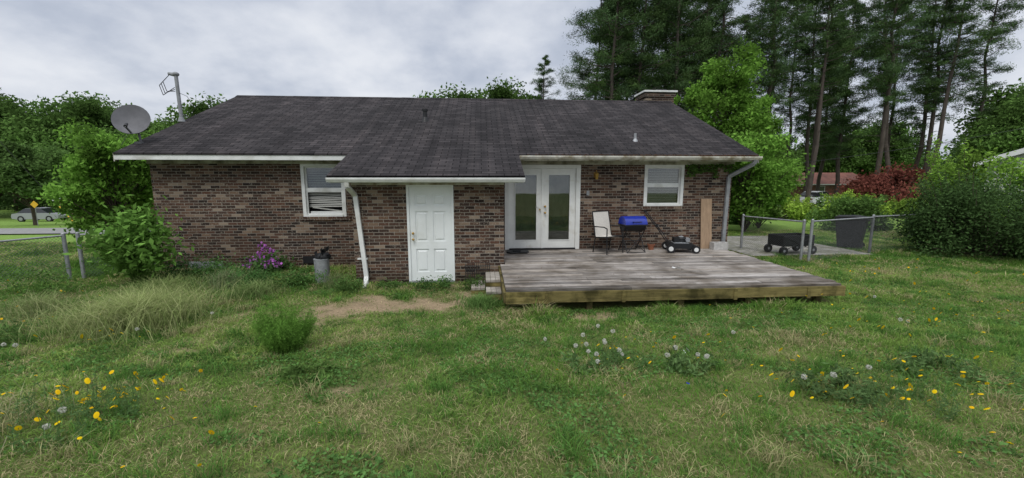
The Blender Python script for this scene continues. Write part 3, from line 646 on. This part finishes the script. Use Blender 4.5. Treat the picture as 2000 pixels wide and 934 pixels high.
q=MB(); q.leaves(np.array([[2.35,4.45,float(ter(2.35,4.45))+.05],[2.4,4.47,float(ter(2.4,4.47))+.06]]),.035,0,(.8,.8,.8),.7,1); q.leaves(np.array([[1.9,3.5,float(ter(1.9,3.5))+.06]]),.03,1,(1,1,1),.6,1); q.build('litter',[M_white,M_blue])
# ------------------------------------------------------------------ fences
def fence(name,P,h,wr=.0018):
    q=MB()
    for (a,b_) in zip(P[:-1],P[1:]):
        a=np.array(a,float);b_=np.array(b_,float);L=np.linalg.norm(b_-a);d=(b_-a)/L
        n_=max(1,round(L/2.6))
        pts=[a+(b_-a)*i/n_ for i in range(n_+1)]
        for j,p in enumerate(pts):
            z=float(ter(*p)); r=.036 if j in(0,n_) else .026
            q.cyl((p[0],p[1],z-.1),(p[0],p[1],z+h+.03),r,r,8,0); q.sph((p[0],p[1],z+h+.03),r*1.1,r*1.1,r,0,seg=8,ring=4)
        for p0,p1 in zip(pts[:-1],pts[1:]):
            z0=float(ter(*p0));z1=float(ter(*p1)); l=np.linalg.norm(p1-p0)
            q.cyl((*p0,z0+h),(*p1,z1+h),.022,.022,6,0)
            st=.062; N_=int((l+h)/st)
            for i in range(N_):
                for sg in(0,1):
                    s0=i*st-h; s1=s0+h; lo,hi=max(s0,0),min(s1,l)
                    if hi<=lo: continue
                    u0=(lo-s0); u1=(hi-s0)
                    if sg: A=(l-lo,u0);B=(l-hi,u1)
                    else: A=(lo,u0);B=(hi,u1)
                    pa=p0+d*A[0];pb=p0+d*B[0]; za=z0+(z1-z0)*A[0]/l+A[1];zb_=z0+(z1-z0)*B[0]/l+B[1]
                    q.cyl((*pa,za),(*pb,zb_),wr,wr,3,1,cap=False)
    return q.build(name,[M_grey,M_wire])
fence('chain_link_fence',[(-7.8,10.3),(-8.8,9.62)],.98,.0026)
fence('chain_link_fence',[(-8.98,9.5),(-10.4,6.0),(-11.9,2.2)],.98,.0026)
fence('chain_link_fence',[(8.68,10.25),(11.45,11.3)],1.08)
fence('chain_link_fence',[(11.45,11.3),(16,12.5),(24,15)],1.1)
fence('fence_gate',[(8.12,12.3),(8.62,10.45)],1.05)
q=MB()
x,y,z0,z1=.52,.27,.24,.54
q.box(-x,x,-y,y,z0,z0+.02,1)
for s in(-1,1):
    q.box(-x,x,s*y-.008,s*y+.008,z0+.0205,z1,1); q.box(s*x-.008,s*x+.008,-y+.009,y-.009,z0+.0205,z1,1)
q.tube([(-x,-y,z1),(x,-y,z1),(x,y,z1),(-x,y,z1),(-x,-y,z1)],.013,6,0)
for s in(-y,y):
    for xx in(-x,x): q.cyl((xx,s,.08),(xx,s,z1),.012,.012,6,0)
    q.tube([(-x,s*1.05,.12),(x,s*1.05,z1-.02)],.009,6,0); q.tube([(x,s*1.05,.12),(-x,s*1.05,z1-.02)],.009,6,0)
    for xx in(-x+.02,x-.02): q.cyl((xx,s-.035,.12),(xx,s+.035,.12),.12,.12,16,0); q.cyl((xx,s-.04,.12),(xx,s+.04,.12),.04,.04,10,2)
q.tube([(x,0,.15),(x+.12,0,.30),(x+.22,0,.78)],.012,6,0); q.tube([(x+.22,-.09,.78),(x+.22,.09,.78)],.014,6,0)
place(q.build('folding_wagon',[M_black,M_blackp,M_greyp]),9.0,11.35,float(ter(9,11.3))+.04,math.radians(8))
q=MB(); a,b_=.28,.38
V=[(-a,-a,.05),(a,-a,.05),(a,a,.05),(-a,a,.05),(-b_,-b_,.95),(b_,-b_,.95),(b_,b_,.95),(-b_,b_,.95)]
q.add(V,[[[0,1,5,4],[1,2,6,5],[2,3,7,6],[3,0,4,7],[3,2,1,0]]],0)
q.prism([(-.41,.95),(.42,.95),(.40,1.0),(.1,1.05),(-.39,1.02)],'y',-.40,.40,0); q.tube([(.42,-.28,.95),(.48,-.28,.95),(.48,.28,.95),(.42,.28,.95)],.015,6,0)
for s in(-.28,.28): q.cyl((.26,s-.03,.1),(.26,s+.03,.1),.1,.1,14,0)
place(q.build('trash_bin',[M_blackp]),11.75,12.3,float(ter(11.7,12.3)),math.radians(-50))
# ------------------------------------------------------------------ trees
def limb(q,p0,p1,r0,r1,sag=0,m=1,seg=5,k=3):
    p0=np.array(p0,float);p1=np.array(p1,float); L=np.linalg.norm(p1-p0); prev=p0
    for i in range(1,k+1):
        t=i/k; p=p0+(p1-p0)*t; p=p+np.array([0,0,sag*L*math.sin(math.pi*t)]); 
        if i<k: p=p+rng.normal(size=3)*L*.03
        q.cyl(prev,p,r0+(r1-r0)*(t-1/k),r0+(r1-r0)*t,seg,m,cap=False); prev=p
def trunk(q,H,r,lean,k=8,m=1,wob=.06):
    P=[np.array([0,0,-.5])]
    for i in range(1,k+1):
        t=i/k; P.append(np.array([lean[0]*t+rng.normal()*wob*H*.1,lean[1]*t+rng.normal()*wob*H*.1,H*t]))
    for i in range(k): q.cyl(P[i],P[i+1],r*(1-.85*i/k),r*(1-.85*(i+1)/k),9,m,cap=False)
    return P
def at(P,z,H):
    t=max(0,min(.999,z/H))*(len(P)-1); i=int(t); return P[i]+(P[i+1]-P[i])*(t-i)
def pine_mesh(name,H,start,R,lean,nl=46,dens=150,col=(.066,.112,.042),r=.24):
    q=MB(); P=trunk(q,H,r,lean)
    for i in range(nl):
        t=i/(nl-1); z=H*(start+(1-start)*t**.9)
        a=random.random()*6.283; prof=(math.sin(math.pi*min(1,(t*.85+.15)))**.6)*(.5+.5*random.random())
        L=R*max(.15,prof)*(1.0 if t<.8 else 1-.55*(t-.8)/.2)
        if random.random()<.15: L*=.5
        p0=at(P,z,H); p1=p0+np.array([L*math.cos(a),L*math.sin(a),L*random.uniform(-.08,.4)])
        limb(q,p0,p1,.05*(1-.5*t)+.01,.015,random.uniform(-.06,.06),k=3)
        ncl=5 if L>R*.5 else 3
        for j in range(ncl):
            f=1-.17*j+random.uniform(-.08,.05); c=p0+(p1-p0)*f+rng.normal(size=3)*L*.11; s=.19+.09*L*random.uniform(.5,1.1)
            kk=int(dens*random.uniform(.5,1.2)); Q=c+rng.normal(size=(kk,3))*np.array([s*.75,s*.75,s*.38])
            b_=random.uniform(.5,1.6)
            q.leaves(Q,.14*(.7+.6*rng.random(kk)),0,np.array(col)*b_*(.7+.6*rng.random(kk))[:,None]*np.array([1,1,random.uniform(.8,1.2)]),.16,.2)
    for i in range(12):
        z=H*random.uniform(.18,start+.1); a=random.random()*6.283; p0=at(P,z,H); L=random.uniform(.5,1.8)
        limb(q,p0,p0+np.array([L*math.cos(a),L*math.sin(a),L*.1]),.03,.008,0,k=2)
    return q.build(name,[M_needle,M_barkp])
def decid_mesh(name,H,R,base,nc,dens,size,col,r=.2,sq=1.0,asp=.6):
    q=MB(); P=trunk(q,H*.8,r,(random.uniform(-.3,.3),random.uniform(-.3,.3)),m=1)
    cz=(base+H)/2; hz=(H-base)/2
    for i in range(nc):
        d=rng.normal(size=3); d/=np.linalg.norm(d); rr=random.uniform(.35,.95)
        c=np.array([d[0]*R*rr,d[1]*R*rr,cz+d[2]*hz*rr])
        s=R*random.uniform(.12,.26)*sq
        z0=max(base*.6,c[2]-R*.9); limb(q,at(P,min(z0,H*.75),H*.8),c,.03*R*.5,.012,.05,k=3,seg=4)
        kk=int(dens*random.uniform(.5,1.3)); g=rng.normal(size=(kk,3)); g/=np.linalg.norm(g,axis=1)[:,None]; g*=(rng.random(kk)**.45)[:,None]
        Q=c+g*np.array([s*1.35,s*1.35,s*.95])+rng.normal(size=(kk,3))*s*.3
        b_=random.uniform(.5,1.45); q.leaves(Q,size*(.6+.7*rng.random(kk)),0,np.array(col)*b_*(.75+.5*rng.random(kk))[:,None],asp,.35)
    return q.build(name,[M_leaf,M_bark])
def inst(o,x,y,s=1,rz=None,name=None,sz=None):
    o2=bpy.data.objects.new(name or o.name.split('.')[0],o.data); S.collection.objects.link(o2)
    o2.location=(x,y,float(ter(x,y))); o2.scale=(s,s,sz or s); o2.rotation_euler=(0,0,random.random()*6.28 if rz is None else rz); return o2
def setp(o,x,y,rz=0,s=1): o.location=(x,y,float(ter(x,y))); o.rotation_euler=(0,0,rz); o.scale=(s,s,s)
pv=[pine_mesh('pine_tree',24,.32,3.5,(.6,.2),80,110),pine_mesh('pine_tree',26,.38,3.1,(-.5,.5),74,100),pine_mesh('pine_tree',23,.22,4.0,(.3,-.4),98,130),pine_mesh('pine_tree',25,.42,3.2,(2.6,.3),60,90)]
for o,x,y,r in [(pv[0],11.2,37,0),(pv[2],14.2,38,1),(pv[1],26.5,38,2),(pv[3],44.5,39,0)]: setp(o,x,y,r)
for (i,x,y,s) in [(2,12.9,40,.92),(0,17.5,37,1.05),(2,19.5,41,1.1),(1,22,39,1),(0,24,44,1.0),(1,29,41,1.02),(3,30.5,37,.92),(1,33,40,1.05),(0,36,44,1.0),(1,38.5,38,1),(2,41.5,46,1),(3,43,41,1.05),(1,47,41,1.0),(0,50,45,1.05),(1,53.5,42,.95),(0,27,50,1.05),(2,33,52,1),(1,40,52,1),(2,16,46,1.1),(2,11.9,44,1.0),(2,21,48,1.1),(2,46,54,1.05),(0,54,52,1.05),(2,29,56,1.05)]:
    inst(pv[i],x,y,s)
inst(pv[1],6.6,47,.62)
o=decid_mesh('sweetgum_tree',11.8,2.7,2.0,84,260,.12,(.135,.26,.042)); setp(o,16.6,28)
inst(o,13.4,31,.8); inst(o,20.5,31,.8)
o=decid_mesh('mulberry_tree',4.6,1.9,.4,60,280,.08,(.155,.30,.05),r=.09); setp(o,11.3,17); inst(o,9.6,18.5,.85); inst(o,13.2,18.8,.8)
inst(o,-12.4,15.2,.86,name='mulberry_tree',sz=.95); inst(o,-14.3,17,.7)
o=decid_mesh('oak_tree',14.5,6.5,3.0,120,330,.22,(.10,.18,.045),r=.35); setp(o,-56,63,s=1.15)
inst(o,-67,62,1.15); inst(o,-43,62,.95); inst(o,-60,74,1.25); inst(o,-74,66,1.3)
inst(o,-3.8,46,.92); inst(o,1.6,47,.94); inst(o,-21,34,.66); inst(o,-17,36,.62); inst(o,52,36,.75); inst(o,60,42,.9); inst(o,62,72,.9); inst(o,54,74,.8); inst(o,30,46,.5); inst(o,24,49,.6); inst(o,70,70,.9); inst(o,46,76,.8)
o=decid_mesh('ornamental_tree',6.8,3.0,2.3,60,300,.14,(.11,.19,.055),r=.16); setp(o,-38,38)
o=decid_mesh('red_maple_tree',3.3,2.9,.3,50,300,.11,(.17,.06,.045),r=.1); setp(o,28.2,27)
def shrub(name,x,y,rx,ry,h,nc,dens,size,col):
    q=MB()
    for i in range(nc):
        a=random.random()*6.283; u=random.random()**.5; el=random.random()
        c=np.array([rx*u*math.cos(a)*.85,ry*u*math.sin(a)*.85,h*(.12+.76*el*math.sqrt(max(0.05,1-u*u*.8)))]); s=min(rx,h)*random.uniform(.14,.30)
        q.cyl((0,0,0),c,.02,.008,4,1,cap=False)
        kk=int(dens*random.uniform(.7,1.3)); g=rng.normal(size=(kk,3)); g/=np.linalg.norm(g,axis=1)[:,None]; g*=(rng.random(kk)**.4)[:,None]
        Q=c+g*s+rng.normal(size=(kk,3))*s*.3; Q[:,2]=np.maximum(Q[:,2],.02)
        b_=random.uniform(.5,1.5); q.leaves(Q,size*(.6+.7*rng.random(kk)),0,np.array(col)*b_*(.7+.6*rng.random(kk))[:,None],.55,.4)
    for i in range(nc//2):
        a=random.random()*6.283; p=np.array([rx*.7*math.cos(a),ry*.7*math.sin(a),h*random.uniform(.6,.85)]); p1=p*np.array([1.15,1.15,1])+np.array([0,0,h*random.uniform(.1,.3)])
        q.cyl(p,p1,.008,.004,4,1,cap=False); kk=50; t=rng.random(kk)[:,None]; q.leaves(p+(p1-p)*t+rng.normal(size=(kk,3))*.06,size*.9,0,np.array(col)*1.2*(.7+.6*rng.random(kk))[:,None],.5,.4)
    o=q.build(name,[M_leaf,M_bark]); setp(o,x,y); return o
shrub('holly_shrub',14.4,10.7,2.3,1.6,2.25,80,380,.045,(.055,.10,.032))
shrub('privet_shrub',17.6,13.3,2.2,1.8,3.4,50,380,.065,(.18,.31,.05))
shrub('azalea_shrub',16.5,17.5,1.7,1.3,1.5,30,300,.07,(.11,.20,.05))
shrub('boxwood_shrub',18.2,24.2,2.1,1.5,1.5,34,300,.08,(.23,.34,.055))
shrub('boxwood_shrub',22.4,23.6,2.0,1.5,1.55,34,300,.08,(.23,.34,.055))
shrub('boxwood_shrub',27,24,1.9,1.4,1.2,30,260,.08,(.18,.28,.05))
shrub('azalea_shrub',13.9,21,1.2,1.2,1.5,20,240,.07,(.11,.20,.05))
q=MB()
for i in range(9):
    x=5.3+i*.14; L=random.uniform(.05,.35); kk=int(40*L/.2)+12
    P=np.stack([x+rng.normal(size=kk)*.05,np.full(kk,YW-.05)+rng.normal(size=kk)*.015,2.56-rng.random(kk)*L],1); q.leaves(P,.035,0,np.array([.09,.17,.04])*(.6+.8*rng.random(kk))[:,None],.7)
q.build('creeping_vine',[M_leaf])
q=MB(); kk=300; t=rng.random(kk); P=np.stack([-7.95-.6*t+rng.normal(size=kk)*.08,10.15-.4*t+rng.normal(size=kk)*.08,.45+.55*rng.random(kk)+rng.normal(size=kk)*.08],1); q.leaves(P,.05,0,np.array([.13,.26,.05])*(.6+.7*rng.random(kk))[:,None],.6,.2); q.build('creeping_vine',[M_leaf])
q=MB()
for i in range(190):
    x=random.uniform(-150,150); y=random.uniform(72,98); hh=random.uniform(7,14); R=random.uniform(3,5)
    if x<0: hh*=.9
    z0=float(ter(x,y)); q.cyl((x,y,z0-1),(x,y,z0+hh*.8),.25,.08,6,1,cap=False)
    for j in range(11):
        d=rng.normal(size=3); d/=np.linalg.norm(d); c=np.array([x+d[0]*R*.7,y+d[1]*R*.7,z0+hh*.48+d[2]*hh*.42])
        kk=80; Q=c+rng.normal(size=(kk,3))*R*.22; b_=random.uniform(.6,1.4)
        q.leaves(Q,.38*(.6+.7*rng.random(kk)),0,np.array([.072,.125,.042])*b_*(.7+.6*rng.random(kk))[:,None],.6,.3)
q.build('distant_woods',[M_leaf,M_bark])
# ------------------------------------------------------------------ neighbours
def nhouse(name,x,y,w,d,h,rise,wallm,roofm,gable='x',rz=0,nw=3):
    E=empty(name); z=float(ter(x,y)); q=MB()
    q.box(-w/2,w/2,0,d,-1,h,0)
    for xx in np.linspace(-w/2+1.2,w/2-2.2,nw): q.box(xx,xx+1.0,-.03,0.05,1.0,2.1,1); q.box(xx+.07,xx+.93,-.035,-.031,1.06,2.04,2)
    if gable=='x': 
        q.prism([(-.4,h-.1),(-.4,h),(d/2,h+rise),(d+.4,h),(d+.4,h-.1),(d/2,h+rise-.1)],'x',-w/2-.3,w/2+.3,3); q.prism([(0,h+.001),(d,h+.001),(d/2,h+rise-.12)],'x',-w/2+.01,w/2-.01,0); q.box(-w/2-.3,w/2+.3,-.43,-.402,h-.16,h-.02,1)
    else:
        q.prism([(-w/2-.4,h-.1),(-w/2-.4,h),(0,h+rise),(w/2+.4,h),(w/2+.4,h-.1),(0,h+rise-.1)],'y',-.3,d+.3,3); q.prism([(-w/2,h+.001),(w/2,h+.001),(0,h+rise-.12)],'y',0.01,d-.01,0)
        q.prism([(-w/2-.42,h-.2),(-w/2-.42,h+.0),(0,h+rise+.01),(w/2+.42,h+.0),(w/2+.42,h-.2),(0,h+rise-.22)],'y',-.33,-.302,1)
    q.build('walls_and_roof',[wallm,M_white,M_cglass,roofm],E); E.location=(x,y,z); E.rotation_euler=(0,0,rz); return E
nhouse('brick_house',-46.0,53,8,9,2.5,1.5,M_brick2,M_sh,'y',nw=2)
nhouse('brick_house',50,58,16,8,2.4,1.7,M_brick2,M_rust)
nhouse('siding_house',23.4,12.8,8,9,2.9,1.75,M_siding,M_sh,'y',math.radians(-52.4))
def car(name,x,y,rz,paint):
    q=MB()
    def loft(prof,hw,m,taper=0):
        n_=len(prof); V=[]
        for s in(-1,1):
            for (px,pz) in prof:
                w_=hw-(taper*max(0,(pz-.9)) if taper else 0); V.append((px,s*w_,pz))
        q.add(V,[[list(range(n_))],[list(range(2*n_-1,n_-1,-1))],[[i,(i+1)%n_,n_+(i+1)%n_,n_+i] for i in range(n_)]],m)
    loft([(-2.2,.35),(-2.25,.6),(-2.15,.88),(-1.6,.95),(1.1,.95),(2.05,.82),(2.25,.62),(2.2,.35),(1.75,.28),(-1.75,.28)],.88,0)
    loft([(-1.75,.951),(-1.1,1.40),(-.3,1.47),(.45,1.42),(1.25,.951)],.84,2,.35)
    loft([(-1.05,1.405),(-.3,1.48),(.42,1.43),(.3,1.45),(-.3,1.50),(-.95,1.44)],.66,0)
    for s in(-1,1):
        q.obox((-.35,s*.76,.93),(-.35,s*.66,1.45),.07,.03,0)
        for px in(-1.35,1.35): q.cyl((px,s*.90,.32),(px,s*.70,.32),.33,.33,18,1); q.cyl((px,s*.91,.32),(px,s*.89,.32),.19,.19,14,3)
        q.box(2.1,2.24,s*.65-.14,s*.65+.14,.62,.74,3); q.box(-2.23,-2.12,s*.68-.12,s*.68+.12,.66,.82,4)
    o=q.build(name,[paint,M_black,M_cglass,M_grey,M_rust]); o.location=(x,y,float(ter(x,y))+.05); o.rotation_euler=(0,0,rz); return o
car('parked_car',-48.3,49.2,0.05,M_cars); car('parked_car',34.0,40,.4,M_carw); car('parked_car',38.5,38.9,.2,M_carw)
q=MB(); x,y=-35.8,36; z=float(ter(x,y)); q.cyl((x,y,z-.3),(x,y,z+2.0),.025,.025,6,0); 
s=.30; zz_=z+1.75; q.add([(x-s,y-.04,zz_),(x,y-.04,zz_-s),(x+s,y-.04,zz_),(x,y-.04,zz_+s),(x-s,y-.03,zz_),(x,y-.03,zz_-s),(x+s,y-.03,zz_),(x,y-.03,zz_+s)],[[[0,1,2,3],[7,6,5,4],[0,4,5,1],[1,5,6,2],[2,6,7,3],[3,7,4,0]]],1)
q.build('warning_sign',[M_grey,M_yel])
q=MB(); x,y=-29.6,32.5; z=float(ter(x,y)); q.cyl((x,y,z),(x-1.25,y,z+1.8),.035,.035,8,0); q.cyl((x-1.25,y,z+1.8),(x-6.5,y,z+9.3),.012,.012,4,1); q.build('guy_wire_guard',[M_yel,M_black])
q=MB(); x,y=-37.0,32.5; z=float(ter(x,y)); q.cyl((x,y,z-.5),(x,y,z+10),.16,.11,10,0); q.box(x-1.1,x+1.1,y-.06,y+.06,z+9.2,z+9.32,0); q.build('utility_pole',[M_bark])
q=MB()
def wire(p,r,sag,k=16,rad=.014):
    p=np.array(p,float);r=np.array(r,float); P=[p+(r-p)*i/k-np.array([0,0,sag*4*(i/k)*(1-i/k)]) for i in range(k+1)]
    q.tube(P,rad,4,0)
wire((-37,32.5,5.4),(-57,70,4.3),.3); wire((-37,32.5,4.6),(-50,75,3.0),.3)
wire((14,24,2.6),(40,24,6.6),.4,rad=.012)
q.build('power_lines',[M_black])
# ------------------------------------------------------------------ world, sun, camera
w=bpy.data.worlds.new('World'); S.world=w; w.use_nodes=True; nt=w.node_tree; bg=nt.nodes['Background']
sky=N(nt,'ShaderNodeTexSky',sky_type='NISHITA'); sky.sun_disc=False; sky.sun_elevation=math.radians(55); sky.sun_rotation=math.radians(200); sky.air_density=1.2; sky.dust_density=2
tc=N(nt,'ShaderNodeTexCoord')
sp=N(nt,'ShaderNodeSeparateXYZ'); nt.links.new(tc.outputs['Generated'],sp.inputs[0])
az=N(nt,'ShaderNodeMath',operation='ADD'); nt.links.new(sp.outputs[2],az.inputs[0]); az.inputs[1].default_value=.38
mxz=N(nt,'ShaderNodeMath',operation='MAXIMUM'); nt.links.new(az.outputs[0],mxz.inputs[0]); mxz.inputs[1].default_value=.1
dx=N(nt,'ShaderNodeMath',operation='DIVIDE'); nt.links.new(sp.outputs[0],dx.inputs[0]); nt.links.new(mxz.outputs[0],dx.inputs[1])
dy=N(nt,'ShaderNodeMath',operation='DIVIDE'); nt.links.new(sp.outputs[1],dy.inputs[0]); nt.links.new(mxz.outputs[0],dy.inputs[1])
cb=N(nt,'ShaderNodeCombineXYZ'); nt.links.new(dx.outputs[0],cb.inputs[0]); nt.links.new(dy.outputs[0],cb.inputs[1]); cb.inputs[2].default_value=3.3
n1=N(nt,'ShaderNodeTexNoise',Scale=1.7,Detail=8.0,Roughness=.55); nt.links.new(cb.outputs[0],n1.inputs['Vector'])
cl=ramp(nt,n1.outputs[0],[(.32,(3.7,4.2,5.2)),(.43,(4.9,5.35,6.3)),(.52,(6.4,6.75,7.5)),(.60,(7.5,7.75,8.3)),(.70,(8.2,8.35,8.7))])
c=mixc(nt,sky.outputs[0],cl,.94)
# overcast skies are brighter towards the zenith
zr=ramp(nt,sp.outputs[2],[(0,(1,1,1)),(.38,(1.0,1.0,1.0)),(1,(1.95,1.95,1.93))]); c=mixc(nt,c,zr,1.0,'MULTIPLY')
nt.links.new(c,bg.inputs[0]); bg.inputs[1].default_value=.107
sun=bpy.data.lights.new('sun','SUN'); sun.energy=1.5; sun.angle=math.radians(25); sun.color=(1,.97,.92)
so=bpy.data.objects.new('sun',sun); S.collection.objects.link(so)
el,azm=math.radians(55),math.radians(200)
d=Vector((math.sin(azm)*math.cos(el),math.cos(azm)*math.cos(el),math.sin(el))); so.rotation_euler=d.to_track_quat('Z','Y').to_euler()
cam=bpy.data.cameras.new('camera'); cam.sensor_width=36; cam.lens=14.557; cam.clip_end=2000; cam.clip_start=.05
co=bpy.data.objects.new('camera',cam); S.collection.objects.link(co); S.camera=co
co.location=(0,0,2.188)
p,yw=.1439,.0728
Fv=Vector((math.sin(yw)*math.cos(p),math.cos(yw)*math.cos(p),-math.sin(p)))
co.rotation_euler=Fv.to_track_quat('-Z','Y').to_euler()
S.view_settings.view_transform='Standard'; S.view_settings.look='None'; S.view_settings.exposure=0
